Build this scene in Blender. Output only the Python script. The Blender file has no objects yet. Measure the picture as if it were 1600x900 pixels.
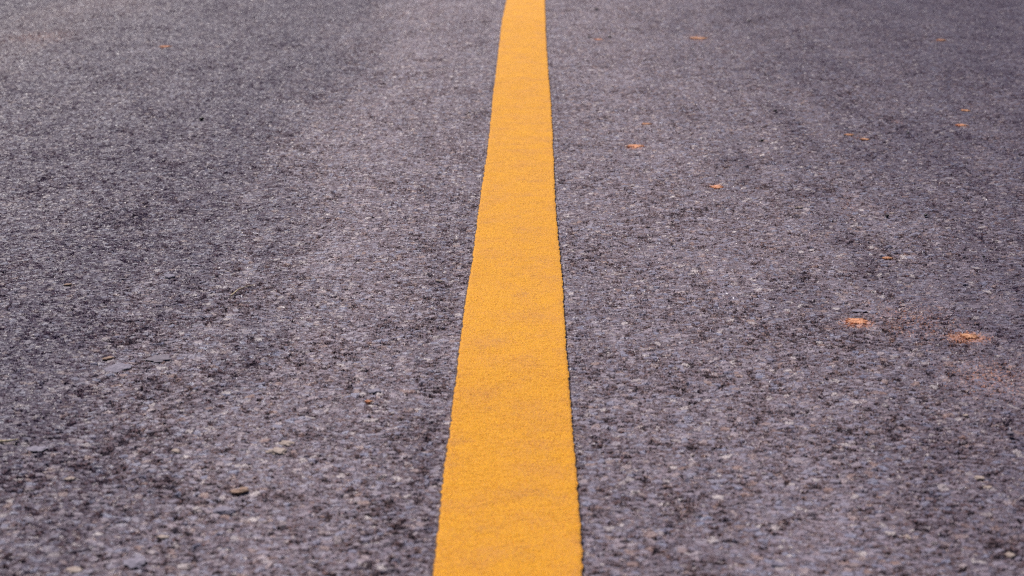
import bpy, bmesh, math, random
import numpy as np
from mathutils import Vector, noise as mnoise

random.seed(11)
rng = np.random.default_rng(11)
S = bpy.context.scene
COL = S.collection

# ------------------------------------------------------------------ camera
F_PX = 2755.0                     # 62 mm lens on a 36 mm frame, in 1600 px units
PITCH = math.atan2(759.0, F_PX)
CAM_H = 0.757
CAM_X = 0.0

def at(px, py):
    """photo pixel (1600 x 900) -> (x, y, metres per pixel) on the road"""
    u, v = px - 800.0, py - 450.0
    d = CAM_H / (math.sin(PITCH) + v / F_PX * math.cos(PITCH))      # depth along the lens axis
    return (CAM_X + u * d / F_PX,
            d * math.cos(PITCH) - v * d / F_PX * math.sin(PITCH), d / F_PX)

cam = bpy.data.cameras.new('camera')
cam_o = bpy.data.objects.new('camera', cam)
COL.objects.link(cam_o)
cam.sensor_width = 36.0
cam.lens = 62.0
cam.clip_start, cam.clip_end = 0.02, 2000.0
cam_o.location = (CAM_X, 0.0, CAM_H)
cam_o.rotation_euler = (math.pi / 2 - PITCH, 0.0, 0.0)
cam.dof.use_dof = True
cam.dof.focus_distance = at(800, 420)[2] * F_PX
cam.dof.aperture_fstop = 6.8
cam.dof.aperture_blades = 7
S.camera = cam_o

# ------------------------------------------------------------------ light
SUN_EL, SUN_AZ = math.radians(46.0), math.radians(-28.0)          # azimuth from +y (ahead), negative = left
w = bpy.data.worlds.new('World')
S.world = w
w.use_nodes = True
nt = w.node_tree
bg = nt.nodes['Background']
sky = nt.nodes.new('ShaderNodeTexSky')
sky.sky_type = 'NISHITA'
sky.sun_disc = False
sky.sun_elevation = SUN_EL
sky.sun_rotation = SUN_AZ
sky.dust_density = 2.0
nt.links.new(sky.outputs['Color'], bg.inputs['Color'])
bg.inputs['Strength'].default_value = 0.05
sl = bpy.data.lights.new('sun', 'SUN')
sl.energy = 4.9
sl.angle = math.radians(0.55)
sl.color = (1.0, 0.935, 0.90)
so = bpy.data.objects.new('sun', sl)
COL.objects.link(so)
dvec = Vector((math.sin(SUN_AZ) * math.cos(SUN_EL), math.cos(SUN_AZ) * math.cos(SUN_EL), math.sin(SUN_EL)))
so.rotation_euler = dvec.to_track_quat('Z', 'Y').to_euler()
so.location = dvec * 30

S.view_settings.view_transform = 'Standard'
S.view_settings.look = 'None'
S.view_settings.gamma = 1.0
S.view_settings.exposure = 0.08
S.view_settings.use_curve_mapping = False
S.render.engine = 'CYCLES'
S.cycles.feature_set = 'EXPERIMENTAL'
S.cycles.dicing_rate = 0.8
S.cycles.preview_dicing_rate = 0.8
S.cycles.offscreen_dicing_scale = 6.0
S.cycles.max_bounces = 5
S.cycles.sample_clamp_direct = 3.0
S.cycles.sample_clamp_indirect = 2.0
S.cycles.use_denoising = False
S.cycles.filter_width = 1.2

# ------------------------------------------------------------------ node helper
class NT:
    def __init__(self, name):
        self.m = bpy.data.materials.new(name)
        self.m.use_nodes = True
        self.t = self.m.node_tree
        self.t.nodes.clear()
    def n(self, kind, **kw):
        x = self.t.nodes.new(kind)
        for k, v in kw.items():
            setattr(x, k, v)
        return x
    def put(self, sock, v):
        if hasattr(v, 'is_output'):
            self.t.links.new(v, sock)
        else:
            sock.default_value = v
    def math(self, op, a, b=None, c=None, clamp=False):
        x = self.n('ShaderNodeMath', operation=op)
        x.use_clamp = clamp
        for i, v in enumerate((a, b, c)):
            if v is not None:
                self.put(x.inputs[i], v)
        return x.outputs[0]
    def vmath(self, op, a, b=None, s=None):
        x = self.n('ShaderNodeVectorMath', operation=op)
        self.put(x.inputs[0], a)
        if b is not None:
            self.put(x.inputs[1], b)
        if s is not None:
            self.put(x.inputs['Scale'], s)
        return x.outputs['Value'] if op in ('DOT_PRODUCT', 'LENGTH', 'DISTANCE') else x.outputs[0]
    def step(self, v, lo, hi, a=0.0, b=1.0, smooth=True):
        x = self.n('ShaderNodeMapRange')
        x.interpolation_type = 'SMOOTHSTEP' if smooth else 'LINEAR'
        for nme, val in (('Value', v), ('From Min', lo), ('From Max', hi), ('To Min', a), ('To Max', b)):
            self.put(x.inputs[nme], val)
        return x.outputs[0]
    def noise(self, vec, scale, detail=2.0, rough=0.5, dist=0.0, color=False):
        x = self.n('ShaderNodeTexNoise', noise_dimensions='2D')
        self.put(x.inputs['Vector'], vec)
        x.inputs['Scale'].default_value = scale
        x.inputs['Detail'].default_value = detail
        x.inputs['Roughness'].default_value = rough
        x.inputs['Distortion'].default_value = dist
        return x.outputs['Color'] if color else x.outputs[0]
    def voro(self, vec, scale, feature='F1', rnd=1.0):
        x = self.n('ShaderNodeTexVoronoi', voronoi_dimensions='2D', feature=feature)
        self.put(x.inputs['Vector'], vec)
        x.inputs['Scale'].default_value = scale
        x.inputs['Randomness'].default_value = rnd
        return x
    def mix(self, f, a, b, blend='MIX'):
        x = self.n('ShaderNodeMix', data_type='RGBA', blend_type=blend)
        self.put(x.inputs[0], f)
        self.put(x.inputs[6], a)
        self.put(x.inputs[7], b)
        return x.outputs[2]
    def ramp(self, v, stops):
        x = self.n('ShaderNodeValToRGB')
        e = x.color_ramp.elements
        while len(e) < len(stops):
            e.new(0.5)
        for el, (p, c) in zip(e, stops):
            el.position = p
            el.color = (*c, 1.0)
        x.color_ramp.interpolation = 'LINEAR'
        self.put(x.inputs[0], v)
        return x.outputs[0]
    def finish(self, color, rough, height=None, spec=0.5, bump=None):
        p = self.n('ShaderNodeBsdfPrincipled')
        self.put(p.inputs['Base Color'], color)
        self.put(p.inputs['Roughness'], rough)
        self.put(p.inputs['Specular IOR Level'], spec)
        o = self.n('ShaderNodeOutputMaterial')
        self.t.links.new(p.outputs[0], o.inputs['Surface'])
        if bump is not None:
            b = self.n('ShaderNodeBump')
            b.inputs['Strength'].default_value = bump[1]
            b.inputs['Distance'].default_value = bump[2]
            self.put(b.inputs['Height'], bump[0])
            self.t.links.new(b.outputs[0], p.inputs['Normal'])
        if height is not None:
            d = self.n('ShaderNodeDisplacement')
            d.inputs['Midlevel'].default_value = 0.0
            d.inputs['Scale'].default_value = 1.0
            self.put(d.inputs['Height'], height)
            self.t.links.new(d.outputs[0], o.inputs['Displacement'])
            self.m.displacement_method = 'BOTH'
        return self.m

# places where red clay has been trodden into the road: px, py, half width px, half height px, strength
CLAY = [(1340, 505, 60, 17, 1.0), (1510, 527, 80, 20, 1.0), (1430, 500, 190, 85, 0.52), (1550, 590, 180, 85, 0.54),
        (993, 230, 34, 8, 0.9), (1090, 60, 45, 14, 0.62), (258, 73, 20, 5, 0.8), (60, 58, 130, 26, 0.50),
        (1120, 291, 24, 9, 0.85), (1185, 240, 70, 12, 0.40), (1330, 322, 34, 14, 0.5), (1217, 375, 28, 10, 0.45),
        (1402, 190, 18, 7, 0.6), (1503, 196, 22, 7, 0.75), (1340, 214, 40, 7, 0.5), (1010, 194, 22, 5, 0.55),
        (340, 73, 20, 5, 0.45), (515, 295, 50, 9, 0.30), (1470, 64, 26, 6, 0.5), (935, 62, 26, 5, 0.6),
        (580, 628, 18, 8, 0.6), (1430, 690, 90, 22, 0.25), (1150, 60, 90, 30, 0.25)]

def common(N):
    g = N.n('ShaderNodeNewGeometry')
    sx = N.n('ShaderNodeSeparateXYZ')
    N.t.links.new(g.outputs['Position'], sx.inputs[0])
    cx = N.n('ShaderNodeCombineXYZ')
    N.t.links.new(sx.outputs[0], cx.inputs[0])
    N.t.links.new(sx.outputs[1], cx.inputs[1])
    return cx.outputs[0], sx.outputs[0], sx.outputs[1]

def stones(N, P, scale, presence, e0, e1):
    """one size of crushed stone: mask, per-stone random numbers and a tilted top face"""
    v = N.voro(P, scale)
    e = N.voro(P, scale, 'DISTANCE_TO_EDGE').outputs['Distance']
    c = N.n('ShaderNodeSeparateColor')
    N.t.links.new(v.outputs['Color'], c.inputs[0])
    r, g, b = c.outputs[0], c.outputs[1], c.outputs[2]
    here = N.math('GREATER_THAN', r, 1.0 - presence)
    mask = N.math('MULTIPLY', here, N.step(e, e0, e1))
    loc = N.vmath('SUBTRACT', P, v.outputs['Position'])
    til = N.vmath('SUBTRACT', v.outputs['Color'], (0.5, 0.5, 0.5))
    rot = N.n('ShaderNodeSeparateXYZ'); N.t.links.new(til, rot.inputs[0])
    cm = N.n('ShaderNodeCombineXYZ')
    N.t.links.new(rot.outputs[1], cm.inputs[0]); N.t.links.new(rot.outputs[2], cm.inputs[1])
    tilt = N.vmath('DOT_PRODUCT', loc, cm.outputs[0])
    return mask, r, g, b, tilt

def mat_surface(N, P0):
    """the rolled stone mat: masks, random numbers and height in metres (shared by road and paint)"""
    R = {}
    wob = N.vmath('SUBTRACT', N.noise(P0, 190.0, 3.0, 0.65, color=True), (0.5, 0.5, 0.5))
    P = N.vmath('ADD', P0, N.vmath('SCALE', wob, s=0.0085))
    P = N.vmath('MULTIPLY', P, (0.86, 1.08, 1.0))
    mA, rA, gA, bA, tA = stones(N, P, 108.0, 0.38, 0.02, 0.12)
    mB, rB, gB, bB, tB = stones(N, P, 220.0, 0.64, 0.02, 0.14)
    mC, rC, gC, bC, tC = stones(N, P, 500.0, 0.75, 0.02, 0.26)
    nA = N.math('SUBTRACT', 1.0, mA)
    nB = N.math('SUBTRACT', 1.0, mB)
    grain = N.noise(P0, 900.0, 3.0, 0.7)
    rub = N.noise(P0, 380.0, 3.0, 0.65)
    patch = N.math('ADD', N.math('MULTIPLY', N.noise(P0, 24.0, 3.0, 0.6), 0.6), N.math('MULTIPLY', N.noise(P0, 5.0, 3.0, 0.6), 0.4))
    # gaps between stones where the fines have ravelled out: two sizes, sharp-edged, the shade inside them deepened by colour
    Q = N.vmath('MULTIPLY', P, (0.42, 0.80, 0.0))
    po = N.math('MULTIPLY', N.math('SUBTRACT', patch, 0.5), 0.62)
    v1 = N.math('ADD', N.noise(Q, 172.0, 2.0, 0.58), po)
    v2 = N.math('ADD', N.noise(N.vmath('ADD', Q, (7.3, 2.1, 0.0)), 380.0, 2.0, 0.6), N.math('MULTIPLY', po, 0.8))
    pit = N.math('MAXIMUM', N.step(v1, 0.553, 0.578), N.math('MULTIPLY', N.step(v2, 0.575, 0.610), 0.80))
    rim = N.math('MAXIMUM', N.step(v1, 0.515, 0.560), N.math('MULTIPLY', N.step(v2, 0.535, 0.575), 0.8))
    free = N.math('SUBTRACT', 1.0, N.math('MULTIPLY', mA, 0.8))
    pit = N.math('MULTIPLY', pit, free)
    rim = N.math('MULTIPLY', rim, free)
    hA = N.math('MULTIPLY', mA, N.math('ADD', 0.0003, N.math('ADD', N.math('MULTIPLY', gA, 0.0019), N.math('MULTIPLY', tA, 0.46))))
    hB = N.math('MULTIPLY', N.math('MULTIPLY', mB, nA), N.math('ADD', 0.0002, N.math('ADD', N.math('MULTIPLY', gB, 0.0017), N.math('MULTIPLY', tB, 0.60))))
    hC = N.math('MULTIPLY', N.math('MULTIPLY', N.math('MULTIPLY', mC, nA), nB), N.math('MULTIPLY', gC, 0.0017))
    h = N.math('ADD', hA, N.math('ADD', hB, hC))
    h = N.math('ADD', h, N.math('MULTIPLY', N.math('SUBTRACT', grain, 0.5), 0.0004))
    h = N.math('ADD', h, N.math('MULTIPLY', N.math('SUBTRACT', rub, 0.5), 0.0010))
    h = N.math('ADD', h, N.math('MULTIPLY', N.step(v1, 0.545, 0.62), -0.0042))
    R['h'] = N.math('SUBTRACT', h, 0.0010)
    R.update(mA=mA, mB=mB, mC=mC, bA=bA, bB=bB, bC=bC, nA=nA, grain=grain, rub=rub, pit=pit, rim=rim, rB=rB)
    return R

def asphalt():
    N = NT('worn_asphalt')
    P0, X, Y = common(N)
    R = mat_surface(N, P0)
    pal = [(0.0, (0.050, 0.042, 0.064)), (0.14, (0.118, 0.097, 0.138)), (0.32, (0.200, 0.155, 0.202)), (0.48, (0.115, 0.130, 0.222)),
           (0.62, (0.255, 0.194, 0.232)), (0.75, (0.155, 0.178, 0.290)), (0.86, (0.370, 0.290, 0.310)), (0.925, (0.235, 0.115, 0.078)), (0.955, (0.350, 0.290, 0.300)), (1.0, (0.66, 0.58, 0.57))]
    binder = N.ramp(N.noise(P0, 460.0, 4.0, 0.72), [(0.32, (0.034, 0.025, 0.034)), (0.48, (0.125, 0.098, 0.128)), (0.62, (0.230, 0.180, 0.212)), (0.74, (0.42, 0.34, 0.36))])
    col = N.mix(N.math('MULTIPLY', R['mC'], 0.7), binder, N.ramp(R['bC'], pal))
    col = N.mix(N.math('MULTIPLY', R['mB'], 0.86), col, N.ramp(R['bB'], pal))
    col = N.mix(N.math('MULTIPLY', R['mA'], 0.90), col, N.ramp(R['bA'], pal))
    # bare bitumen and rusty fines inside the gaps, their shade painted in as black
    col = N.mix(N.math('MULTIPLY', R['rim'], N.step(N.noise(P0, 90.0, 2.0, 0.5), 0.38, 0.58, 0.10, 0.80)), col, (0.200, 0.076, 0.040, 1))
    col = N.mix(N.math('MULTIPLY', R['pit'], 0.97), col, (0.007, 0.0045, 0.004, 1))
    # crystals and grit inside each stone
    g = N.step(N.noise(P0, 700.0, 3.0, 0.75), 0.30, 0.70, 0.66, 1.42, smooth=False)
    gc = N.n('ShaderNodeCombineXYZ')
    for k in range(3):
        N.t.links.new(g, gc.inputs[k])
    col = N.mix(1.0, col, gc.outputs[0], 'MULTIPLY')
    # wear bands along the road: dusty strips beside the line, tyre paths further out, plus lens vignette painted into the colour
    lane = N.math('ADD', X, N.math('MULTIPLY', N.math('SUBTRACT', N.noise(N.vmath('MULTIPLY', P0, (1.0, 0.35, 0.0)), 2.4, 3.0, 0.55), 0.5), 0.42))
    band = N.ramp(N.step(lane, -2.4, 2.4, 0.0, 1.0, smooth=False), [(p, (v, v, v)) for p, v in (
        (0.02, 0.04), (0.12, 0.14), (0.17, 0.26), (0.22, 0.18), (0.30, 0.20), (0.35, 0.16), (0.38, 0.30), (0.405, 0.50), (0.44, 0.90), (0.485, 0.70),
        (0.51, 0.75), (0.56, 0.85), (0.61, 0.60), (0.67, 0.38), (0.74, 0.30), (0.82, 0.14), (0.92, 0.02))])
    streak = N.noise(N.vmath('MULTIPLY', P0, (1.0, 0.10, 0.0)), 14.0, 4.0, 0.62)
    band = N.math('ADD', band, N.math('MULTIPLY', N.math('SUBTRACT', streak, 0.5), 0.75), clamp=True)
    b2 = N.math('MULTIPLY', band, N.step(N.noise(P0, 8.0, 4.0, 0.6), 0.25, 0.72, 0.62, 1.0))
    fine = N.step(R['rub'], 0.32, 0.66, 0.25, 1.0)
    col = N.mix(N.math('MULTIPLY', N.math('MULTIPLY', b2, fine), 0.52), col, (0.400, 0.318, 0.370, 1))
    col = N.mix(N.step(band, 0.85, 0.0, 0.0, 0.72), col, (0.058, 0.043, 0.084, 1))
    # a faint earthy band carried in by tyres, far left
    eb = N.math('MULTIPLY', N.step(N.math('ABSOLUTE', N.math('ADD', lane, 1.62)), 0.0, 0.30, 1.0, 0.0), N.step(N.noise(P0, 60.0, 4.0, 0.7), 0.42, 0.62))
    col = N.mix(N.math('MULTIPLY', eb, 0.16), col, (0.270, 0.135, 0.080, 1))
    # trodden clay
    tot = None
    for (px, py, hw, hh, s) in CLAY:
        x0, y0, k = at(px, py)
        ya, yb = at(px, py - hh)[1], at(px, py + hh)[1]
        d = N.vmath('SUBTRACT', P0, (x0, y0, 0.0))
        d = N.vmath('MULTIPLY', d, (1.0 / (hw * k), 2.0 / (ya - yb), 0.0))
        q = N.step(N.vmath('LENGTH', d), 0.0, 1.0, s, 0.0)
        tot = q if tot is None else N.math('MAXIMUM', tot, q)
    speck = N.noise(P0, 210.0, 5.0, 0.75)
    thr = N.math('SUBTRACT', 0.72, N.math('MULTIPLY', tot, 0.42))
    clay = N.math('MULTIPLY', N.step(speck, thr, N.math('ADD', thr, 0.14)), N.step(tot, 0.0, 0.12))
    col = N.mix(N.math('MULTIPLY', clay, 0.58), col, (0.66, 0.290, 0.165, 1))
    stone = N.math('MAXIMUM', R['mA'], R['mB'])
    rough = N.math('SUBTRACT', N.step(R['rub'], 0.3, 0.7, 0.66, 0.92), N.math('MULTIPLY', stone, N.math('MULTIPLY', R['bB'], 0.42)))
    return N.finish(col, rough, R['h'], N.math('MULTIPLY', N.math('SUBTRACT', 1.0, N.math('MAXIMUM', R['pit'], R['rim'])), 0.36))

def line_paint():
    N = NT('yellow_road_paint')
    P0, X, Y = common(N)
    R = mat_surface(N, P0)
    g1 = N.noise(P0, 520.0, 3.0, 0.7)
    g2 = N.noise(P0, 1300.0, 2.0, 0.6)
    # paint fills the mat: the stones below show only softly
    h = N.math('MULTIPLY', R['h'], 0.10)
    h = N.math('ADD', h, N.math('MULTIPLY', N.math('SUBTRACT', g1, 0.5), 0.0015))
    h = N.math('ADD', h, N.math('MULTIPLY', N.math('SUBTRACT', g2, 0.5), 0.0004))
    base = N.ramp(N.noise(P0, 480.0, 4.0, 0.75), [(0.34, (0.58, 0.205, 0.014)), (0.5, (0.87, 0.385, 0.008)), (0.64, (0.94, 0.50, 0.045))])
    # grime worn into the grain of the paint
    gr = N.math('ADD', N.math('MULTIPLY', N.noise(P0, 13.0, 4.0, 0.65), 0.34), N.math('MULTIPLY', N.noise(P0, 300.0, 4.0, 0.75), 0.66))
    col = N.mix(N.step(gr, 0.45, 0.64, 0.0, 0.50), base, (0.60, 0.262, 0.095, 1))
    gs = N.math('ADD', N.math('MULTIPLY', N.noise(P0, 18.0, 3.0, 0.6), 0.5), N.math('MULTIPLY', N.noise(P0, 380.0, 3.0, 0.7), 0.5))
    col = N.mix(N.step(gs, 0.55, 0.67, 0.0, 0.34), col, (0.36, 0.17, 0.11, 1))
    # pinholes where the deepest gaps swallowed the paint
    pin = N.math('MULTIPLY', R['pit'], N.step(N.noise(P0, 420.0, 2.0, 0.6), 0.60, 0.70))
    col = N.mix(N.math('MULTIPLY', pin, 0.5), col, (0.20, 0.055, 0.03, 1))
    return N.finish(col, N.step(g2, 0.3, 0.7, 0.6, 0.9), h, 0.18)

def earth():
    N = NT('red_earth')
    P0, X, Y = common(N)
    c = N.ramp(N.noise(P0, 3.0, 6.0, 0.65), [(0.3, (0.17, 0.075, 0.035)), (0.7, (0.30, 0.14, 0.065))])
    c = N.mix(N.step(N.noise(P0, 0.6, 5.0, 0.6), 0.5, 0.62), c, (0.07, 0.085, 0.03, 1))
    return N.finish(c, 0.95, None, 0.2, bump=(N.noise(P0, 40.0, 5.0, 0.7), 0.6, 0.02))

def mineral(name, c0, c1, c2, scale=260.0, rough=0.8):
    N = NT(name)
    tc = N.n('ShaderNodeTexCoord')
    x = N.n('ShaderNodeTexNoise')
    N.t.links.new(tc.outputs['Object'], x.inputs['Vector'])
    x.inputs['Scale'].default_value = scale
    x.inputs['Detail'].default_value = 4.0
    x.inputs['Roughness'].default_value = 0.65
    c = N.ramp(x.outputs[0], [(0.3, c0), (0.5, c1), (0.72, c2)])
    return N.finish(c, rough, None, 0.35, bump=(x.outputs[0], 0.6, 0.002))

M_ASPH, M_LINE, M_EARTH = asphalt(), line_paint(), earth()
MAT = {
    'clay':  mineral('orange_clay', (0.44, 0.185, 0.105), (0.70, 0.310, 0.165), (0.82, 0.48, 0.31)),
    'pale':  mineral('pale_clay', (0.40, 0.175, 0.095), (0.60, 0.29, 0.155), (0.70, 0.42, 0.26)),
    'black': mineral('black_bitumen', (0.006, 0.005, 0.006), (0.014, 0.011, 0.012), (0.03, 0.024, 0.024), rough=0.6),
    'grey':  mineral('grey_stone', (0.080, 0.068, 0.095), (0.145, 0.122, 0.160), (0.22, 0.185, 0.225)),
    'blue':  mineral('blue_grey_stone', (0.095, 0.082, 0.125), (0.180, 0.158, 0.215), (0.30, 0.265, 0.33)),
    'cream': mineral('cream_stone', (0.20, 0.155, 0.14), (0.35, 0.27, 0.24), (0.50, 0.41, 0.37)),
    'tan':   mineral('tan_stone', (0.15, 0.080, 0.055), (0.27, 0.165, 0.120), (0.36, 0.25, 0.19)),
    'straw': mineral('dry_straw', (0.42, 0.31, 0.19), (0.58, 0.46, 0.30), (0.66, 0.56, 0.40)),
}

# ------------------------------------------------------------------ setting
def link(name, verts, faces, mat, smooth=True):
    me = bpy.data.meshes.new(name)
    me.from_pydata(verts, [], faces)
    me.materials.append(mat)
    if smooth:
        me.polygons.foreach_set('use_smooth', [True] * len(me.polygons))
    me.update()
    o = bpy.data.objects.new(name, me)
    COL.objects.link(o)
    return o

def grid(name, xs, ys, mat, z=0.0):
    v = [(x, y, z) for y in ys for x in xs]
    nx = len(xs)
    f = [(j * nx + i, j * nx + i + 1, (j + 1) * nx + i + 1, (j + 1) * nx + i)
         for j in range(len(ys) - 1) for i in range(nx - 1)]
    return link(name, v, f, mat)

def adaptive(o):
    m = o.modifiers.new('fine_surface', 'SUBSURF')
    m.subdivision_type = 'SIMPLE'
    m.levels = 0
    m.render_levels = 1
    o.cycles.use_adaptive_subdivision = True
    return m

ground = grid('ground', [-600, -60, -20, 0, 20, 60, 600], [-300, -60, -20, 0, 20, 60, 250, 900], M_EARTH, -0.05)
ground['kind'] = 'structure'

xs = [-4.2, -3.6, -3.0] + [round(-2.6 + 0.2 * i, 3) for i in range(27)] + [3.0, 3.6, 4.2]
ys = [-40, -20, -8, -3, -1, 0, 0.5] + [round(0.9 + 0.2 * i, 3) for i in range(31)] + [7.6, 8.4, 9.6, 11.5, 14, 18, 26, 40, 70, 120, 200]
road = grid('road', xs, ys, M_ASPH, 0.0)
road['kind'] = 'structure'
adaptive(road)

# ------------------------------------------------------------------ the yellow line: a slab of thick paint with ragged edges
L_EDGE = [(900, 677.5), (850, 682), (800, 687), (750, 692), (700, 698.5), (650, 705.5), (600, 711.5), (550, 717), (500, 723), (450, 731),
          (400, 738.7), (350, 745.5), (300, 751.5), (250, 759.5), (200, 765.5), (150, 770), (100, 776.5), (60, 781), (30, 785), (15, 788.2), (0, 791.5)]
R_EDGE = [(900, 910.5), (850, 908), (800, 904.7), (750, 901), (700, 897), (650, 893), (600, 889.5), (550, 885), (500, 882), (450, 879.5),
          (400, 875.5), (350, 871), (300, 867), (250, 865.5), (200, 863.3), (150, 860), (100, 855.8), (60, 853.3), (30, 852.3), (15, 852), (0, 851.5)]
def edge_world(tab):
    p = [at(px, py)[:2] for py, px in tab]
    return np.array([q[1] for q in p]), np.array([q[0] for q in p])
ly, lx = edge_world(L_EDGE)
ry, rx = edge_world(R_EDGE)
def edge_x(yy, ya, xa):
    x = np.interp(yy, ya, xa)
    k0 = 0.004
    k1 = (xa[-1] - xa[-7]) / (ya[-1] - ya[-7])
    k1 = 0.008
    x = np.where(yy < ya[0], xa[0] + (yy - ya[0]) * k0, x)
    return np.where(yy > ya[-1], xa[-1] + (yy - ya[-1]) * k1, x)
rows = np.concatenate([np.arange(-38, 0.8, 0.4), np.arange(0.8, 1.3, 0.02), np.arange(1.3, 6.4, 0.0022), np.arange(6.4, 9, 0.02), np.arange(9, 190, 0.8)])
def wob(y, seed, amp):
    o = 0.0
    for f, g in ((9.0, 0.6), (41.0, 0.8), (83.0, 0.7), (230.0, 0.8)):
        o = o + g * np.array([mnoise.noise((t * f, seed + f * 0.37, 0.3)) for t in y])
    return amp * o

base_l = edge_x(rows, ly, lx) + wob(rows, 1.7, 0.0017)
base_r = edge_x(rows, ry, rx) + wob(rows, 9.1, 0.0017)
TOP, NC = 0.0024, 34
ts = np.linspace(0, 1, NC)
V, Fc = [], []
for i, y in enumerate(rows):
    a, b = base_l[i], base_r[i]
    V.append((a - 0.0011, y, -0.006))
    V.append((a - 0.0009, y, TOP - 0.0014))
    for t in ts:
        V.append((a + 0.0006 + (b - a - 0.0012) * t, y, TOP))
    V.append((b + 0.0009, y, TOP - 0.0014))
    V.append((b + 0.0011, y, -0.006))
W = NC + 4
for i in range(len(rows) - 1):
    for j in range(W - 1):
        q = i * W + j
        Fc.append((q, q + 1, q + W + 1, q + W))
line = link('yellow_line', V, Fc, M_LINE)
line.data.materials.append(mineral('line_edge_dark', (0.030, 0.018, 0.014), (0.085, 0.042, 0.028), (0.22, 0.115, 0.055), scale=300.0))  # dark brown material for the narrow skirts on both edges
line.data.polygons.foreach_set('material_index', [1 if k % (W - 1) in (0, 1, W - 3, W - 2) else 0 for k in range(len(Fc))])
adaptive(line)
line['label'] = 'long solid yellow painted line running along the middle of the grey asphalt road'
line['category'] = 'road line'

# ------------------------------------------------------------------ loose things lying on the road
def lump(name, px, py, wpx, depth, height, mat, label, cat, group=None, rz=0.0, seed=0, rag=0.35, sub=3, lift=0.0):
    """an irregular stone or crumb: width in photo pixels, depth and height as fractions of the width"""
    x, y, k = at(px, py)
    wd = wpx * k * 0.82
    bm = bmesh.new()
    bmesh.ops.create_icosphere(bm, subdivisions=sub, radius=0.5)
    off = Vector((seed * 3.17, seed * 1.31, seed * 7.7))
    for v in bm.verts:
        n = v.co.normalized()
        r = 1.0 + rag * mnoise.noise(n * 1.3 + off) + rag * 0.55 * mnoise.noise(n * 3.1 + off) + rag * 0.3 * mnoise.noise(n * 7.0 + off)
        c = n * 0.5 * r
        if c.z > 0.30:
            c.z = 0.30 + (c.z - 0.30) * 0.35
        v.co = Vector((c.x * wd, c.y * wd * depth, c.z * wd * height))
    me = bpy.data.meshes.new(name)
    bm.to_mesh(me)
    bm.free()
    me.materials.append(mat)
    me.polygons.foreach_set('use_smooth', [rag < 0.3] * len(me.polygons))
    o = bpy.data.objects.new(name, me)
    COL.objects.link(o)
    o.location = (x, y, 0.0006 + 0.20 * wd * height + lift)
    o.rotation_euler = (random.uniform(-.08, .08), random.uniform(-.08, .08), rz)
    o['label'] = label
    o['category'] = cat
    if group:
        o['group'] = group
    return o

def heap(name, px, py, wpx, depth, height, mat, label, cat, group, rz, seed):
    """a crumbled lump of dry clay trodden flat: ragged outline, broken top"""
    x, y, k = at(px, py)
    R = 0.5 * wpx * k * 0.98
    NA, NR = 120, 12
    hh = 2 * R * height
    V = [(0.0, 0.0, hh)]
    for j in range(1, NR + 1):
        q = j / NR
        for a in range(NA):
            t = 2 * math.pi * a / NA
            c, sn = math.cos(t), math.sin(t)
            out = 1.0 + 0.42 * mnoise.noise((c * 1.6, sn * 1.6, seed)) + 0.45 * mnoise.noise((c * 4.5, sn * 4.5, seed + 5.0)) + 0.50 * mnoise.noise((c * 11.0, sn * 11.0, seed + 9.0))
            vx, vy = R * q * out * c, R * depth * q * out * sn
            z = hh * (1 - q ** 3) * (0.65 + 0.55 * mnoise.noise((vx / R * 2.2, vy / R * 2.2, seed)) + 0.65 * mnoise.noise((vx / R * 6, vy / R * 6, seed)))
            V.append((vx, vy, max(z, 0.0) if j < NR else -0.004))
    Fc = [(0, 1 + a, 1 + (a + 1) % NA) for a in range(NA)]
    for j in range(NR - 1):
        for a in range(NA):
            b = (a + 1) % NA
            Fc.append((1 + j * NA + a, 1 + (j + 1) * NA + a, 1 + (j + 1) * NA + b, 1 + j * NA + b))
    o = link(name, V, Fc, mat, smooth=False)
    o.location = (x, y, 0.0014)
    o.rotation_euler = (0, 0, rz)
    o['label'], o['category'], o['group'] = label, cat, group
    return o

G_CLAY, G_BLK, G_CHIP = 'crumbs of red clay scattered on the asphalt', 'black bitumen crumbs on the asphalt', 'loose stone chips on the asphalt'
clay = [
 (1340, 503, 32, 0.9, 0.24, 'clay', 'brightest orange clay crumb, on the right below a curved blue grey stone chip'),
 (1513, 526, 26, 0.9, 0.20, 'pale', 'pale orange clay crumb in a wide dusty stain near the right edge'),
 (993, 229, 25, 0.8, 0.22, 'clay', 'thin bright orange clay crumb just right of the upper yellow line'),
 (1010, 194, 14, 0.8, 0.22, 'pale', 'small pale clay crumb just beyond the thin bright one right of the line'),
 (258, 73, 18, 0.9, 0.26, 'clay', 'bright orange clay crumb alone in the upper left of the road'),
 (1092, 60, 24, 0.8, 0.18, 'pale', 'flat tan orange crumb inside a dusty patch at the top right'),
 (1471, 63, 15, 0.8, 0.30, 'pale', 'pale tan curled crumb in the dark upper right corner'),
 (935, 62, 14, 0.8, 0.28, 'clay', 'red orange crumb between two black crumbs near the top of the line'),
 (1120, 293, 21, 0.9, 0.22, 'clay', 'orange clay crumb right of the line, halfway to the pale olive chip'),
 (1501, 196, 14, 1.0, 0.30, 'clay', 'rusty orange crumb at the upper right, nearer of two beside each other'),
 (1508, 173, 14, 0.8, 0.22, 'pale', 'pale orange flake just beyond the rusty crumb at the upper right'),
 (1326, 211, 15, 0.8, 0.22, 'pale', 'pale clay flake, left one of a close pair at the upper right'),
 (1352, 218, 13, 0.8, 0.22, 'pale', 'pale clay flake, right one of a close pair at the upper right'),
 (1387, 404, 15, 0.9, 0.26, 'pale', 'small tan clay crumb alone beyond the brightest orange crumb'),
 (576, 628, 10, 1.0, 0.5, 'clay', 'tiny orange clay crumb left of the lower yellow line'),
]
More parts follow.
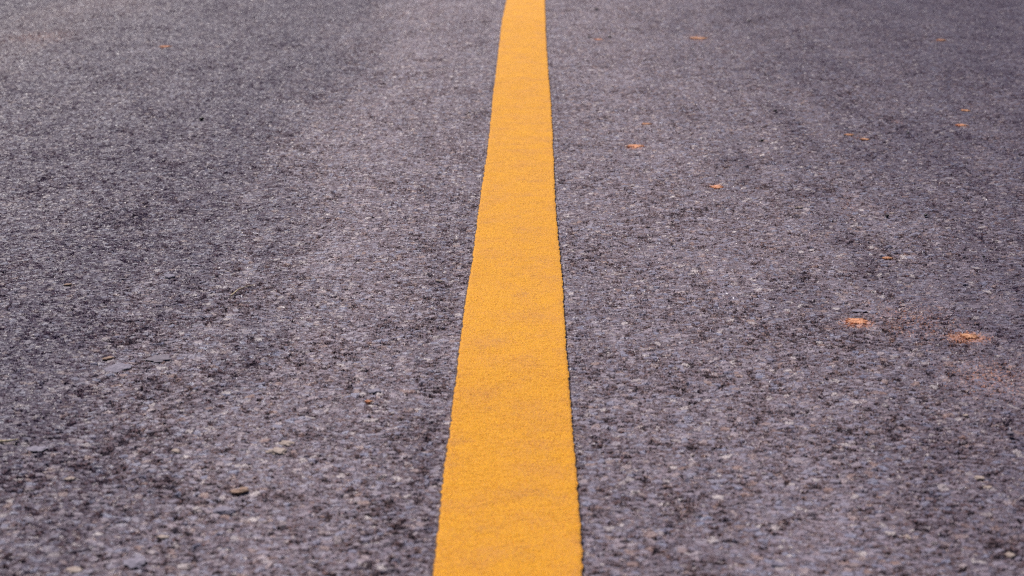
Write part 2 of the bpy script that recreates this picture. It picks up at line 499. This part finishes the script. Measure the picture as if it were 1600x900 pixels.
for i, (px, py, wpx, d, h, m, lab) in enumerate(clay):
    heap('clay_crumb', px, py, wpx, d * 1.05, h * 0.20, MAT[m], lab, 'clay crumb', G_CLAY, random.uniform(-.5, .5), i * 3.7 + 1)
blk = [
 (1211, 175, 8, 'round black crumb at the upper right, farther of two near each other'),
 (1190, 222, 9, 'black crumb at the upper right, nearer of two near each other'),
 (1386, 340, 9, 'black crumb under a pale chip, left one of a pair at right'),
 (1446, 339, 8, 'black crumb on the right side, right one of a level pair'),
 (1537, 404, 7, 'black crumb alone close to the right edge of the picture'),
 (932, 16, 7, 'black crumb farthest away, close right of the line top'),
 (920, 60, 6, 'black crumb on the left side of the small red orange crumb'),
 (953, 59, 7, 'black crumb on the right side of the small red orange crumb'),
 (1170, 34, 6, 'black crumb alone near the top edge, right of the dusty patch'),
 (1419, 210, 6, 'black crumb between the pale flake pair and the rusty orange crumb'),
 (315, 188, 11, 'black crumb alone in the upper left part of the road'),
]
for i, (px, py, wpx, lab) in enumerate(blk):
    lump('bitumen_crumb', px, py, wpx * 0.85, 1.0, 0.75, MAT['black'], lab, 'bitumen crumb', G_BLK, rz=random.uniform(-1, 1), seed=i + 31, rag=0.3, sub=2, lift=0.0022)
chips = [
 (1578, 683, 13, 1.0, 0.62, 'grey', 0.1, 'rounded dark grey pebble casting a black shadow at the right edge', 'pebble'),
 (1341, 486, 27, 0.9, 0.08, 'blue', -0.4, 'thin curved blue grey stone chip above the brightest orange crumb', 'stone chip'),
 (434, 706, 36, 0.8, 0.22, 'cream', 0.1, 'pale pinkish stone chip at lower left, nearer of two touching ones', 'stone chip'),
 (447, 694, 28, 0.7, 0.22, 'cream', -0.3, 'pale pinkish stone chip at lower left, farther of two touching ones', 'stone chip'),
 (376, 769, 34, 0.7, 0.36, 'tan', 0.5, 'brown wedge shaped stone at the lower left with dark shadow', 'stone'),
 (275, 706, 12, 1.6, 0.55, 'cream', 0.5, 'small upright cream stone at lower left, left of the pinkish chips', 'stone chip'),
 (60, 702, 36, 1.0, 0.13, 'blue', 0.15, 'flat blue grey stone near the left edge, below centre', 'stone'),
 (265, 433, 21, 1.0, 0.30, 'blue', 0.0, 'smooth blue grey stone alone in the left middle of the road', 'stone'),
 (106, 446, 14, 0.9, 0.40, 'tan', 0.0, 'small tan stone at left, level with the smooth blue grey one', 'stone chip'),
 (170, 561, 22, 0.8, 0.30, 'tan', 0.1, 'tan orange stone in a dark hollow at the left', 'stone'),
 (185, 575, 46, 0.8, 0.10, 'blue', 0.1, 'long flat grey stone directly in front of the tan orange one', 'stone'),
 (250, 561, 48, 0.8, 0.10, 'grey', 0.35, 'long slanting grey stone to the right of the dark hollow', 'stone'),
 (305, 415, 20, 0.7, 0.20, 'blue', 0.0, 'thin pale chip left of the line, beyond the smooth blue grey stone', 'stone chip'),
 (686, 440, 13, 0.9, 0.45, 'cream', 0.0, 'small cream chip close to the left side of the line', 'stone chip'),
 (1509, 651, 9, 1.4, 0.8, 'cream', 0.4, 'upright cream chip near the right edge, above the grey pebble', 'stone chip'),
 (1248, 325, 14, 0.8, 0.25, 'cream', 0.0, 'pale olive chip right of the line in the middle distance', 'stone chip'),
 (1393, 334, 9, 0.9, 0.35, 'cream', 0.2, 'pale chip resting above the left black crumb of the level pair', 'stone chip'),
 (1508, 445, 11, 0.9, 0.4, 'blue', 0.1, 'small whitish blue chip near the right edge, mid height', 'stone chip'),
 (1530, 747, 18, 1.0, 0.25, 'cream', -0.6, 'slanting pale chip at the lower right, farther of two', 'stone chip'),
 (1543, 762, 15, 0.7, 0.25, 'cream', -0.6, 'slanting pale chip at the lower right, nearer of two', 'stone chip'),
 (1419, 840, 9, 2.2, 0.5, 'cream', -0.1, 'narrow upright pale sliver at the lower right', 'stone chip'),
 (1578, 868, 16, 1.2, 0.4, 'cream', 0.5, 'yellowish cream chip in the bottom right corner', 'stone chip'),
 (117, 892, 26, 0.9, 0.3, 'cream', 0.1, 'pale pink chip at the bottom edge, lower left', 'stone chip'),
 (210, 880, 40, 1.3, 0.2, 'blue', 0.6, 'flat slanting blue grey stone at the bottom left', 'stone'),
 (352, 799, 36, 0.9, 0.26, 'blue', -0.3, 'blue grey stone just in front of the brown wedge stone', 'stone'),
 (253, 840, 20, 0.9, 0.3, 'cream', 0.0, 'whitish chip at lower left, left of the blue grey stone', 'stone chip'),
 (108, 749, 20, 0.6, 0.25, 'cream', 0.0, 'thin cream sliver at lower left, right of a dark grey patch', 'stone chip'),
 (1165, 746, 13, 0.9, 0.35, 'blue', 0.2, 'small whitish chip right of the lower yellow line', 'stone chip'),
 (1217, 883, 26, 0.8, 0.25, 'blue', -0.2, 'blue grey chip near the bottom edge, right of the line', 'stone chip'),
 (585, 612, 26, 0.9, 0.22, 'blue', 0.1, 'flat grey chip left of the line beside a tiny orange crumb', 'stone chip'),
]
for i, (px, py, wpx, d, h, m, rz, lab, cat) in enumerate(chips):
    lump('pebble' if cat == 'pebble' else 'stone_chip' if cat == 'stone chip' else 'loose_stone', px, py, wpx, d, h, MAT[m], lab, cat, G_CHIP, rz=rz,
         seed=i + 61, rag=0.22 if cat == 'pebble' else 0.60, lift=0.003 if cat == 'pebble' else -0.0004)

def stem(pts, r, label):
    P = [Vector((*at(px, py)[:2], z)) for px, py, z in pts]
    out = []
    for i in range(len(P) - 1):
        for k in range(6):
            out.append(P[i].lerp(P[i + 1], k / 6))
    out.append(P[-1])
    V, Fc = [], []
    n = len(out)
    for i, p in enumerate(out):
        t = (out[min(i + 1, n - 1)] - out[max(i - 1, 0)]).normalized()
        s = t.cross(Vector((0, 0, 1))).normalized()
        u = s.cross(t)
        rr = r * (1.0 - 0.5 * i / n) * (0.8 + 0.3 * random.random())
        for k in range(8):
            a = 2 * math.pi * k / 8
            V.append(tuple(p + s * math.cos(a) * rr + u * math.sin(a) * rr))
    for i in range(n - 1):
        for k in range(8):
            Fc.append((i * 8 + k, i * 8 + (k + 1) % 8, (i + 1) * 8 + (k + 1) % 8, (i + 1) * 8 + k))
    Fc.append(tuple(range(7, -1, -1)))
    Fc.append(tuple((n - 1) * 8 + k for k in range(8)))
    o = link('dry_stem', V, Fc, MAT['straw'])
    o['label'] = label
    o['category'] = 'dry stem'
    o['group'] = 'dry bits of straw on the asphalt'
    return o
stem([(361, 466, 0.004), (372, 458, 0.0055), (384, 453, 0.0055), (397, 449, 0.004)], 0.0013, 'thin pale dry stem lying left of the line in mid picture')
stem([(0, 692, 0.002), (12, 694, 0.004), (24, 691, 0.003), (29, 689, 0.002)], 0.0019, 'short curved dry stem at the left edge of the picture')
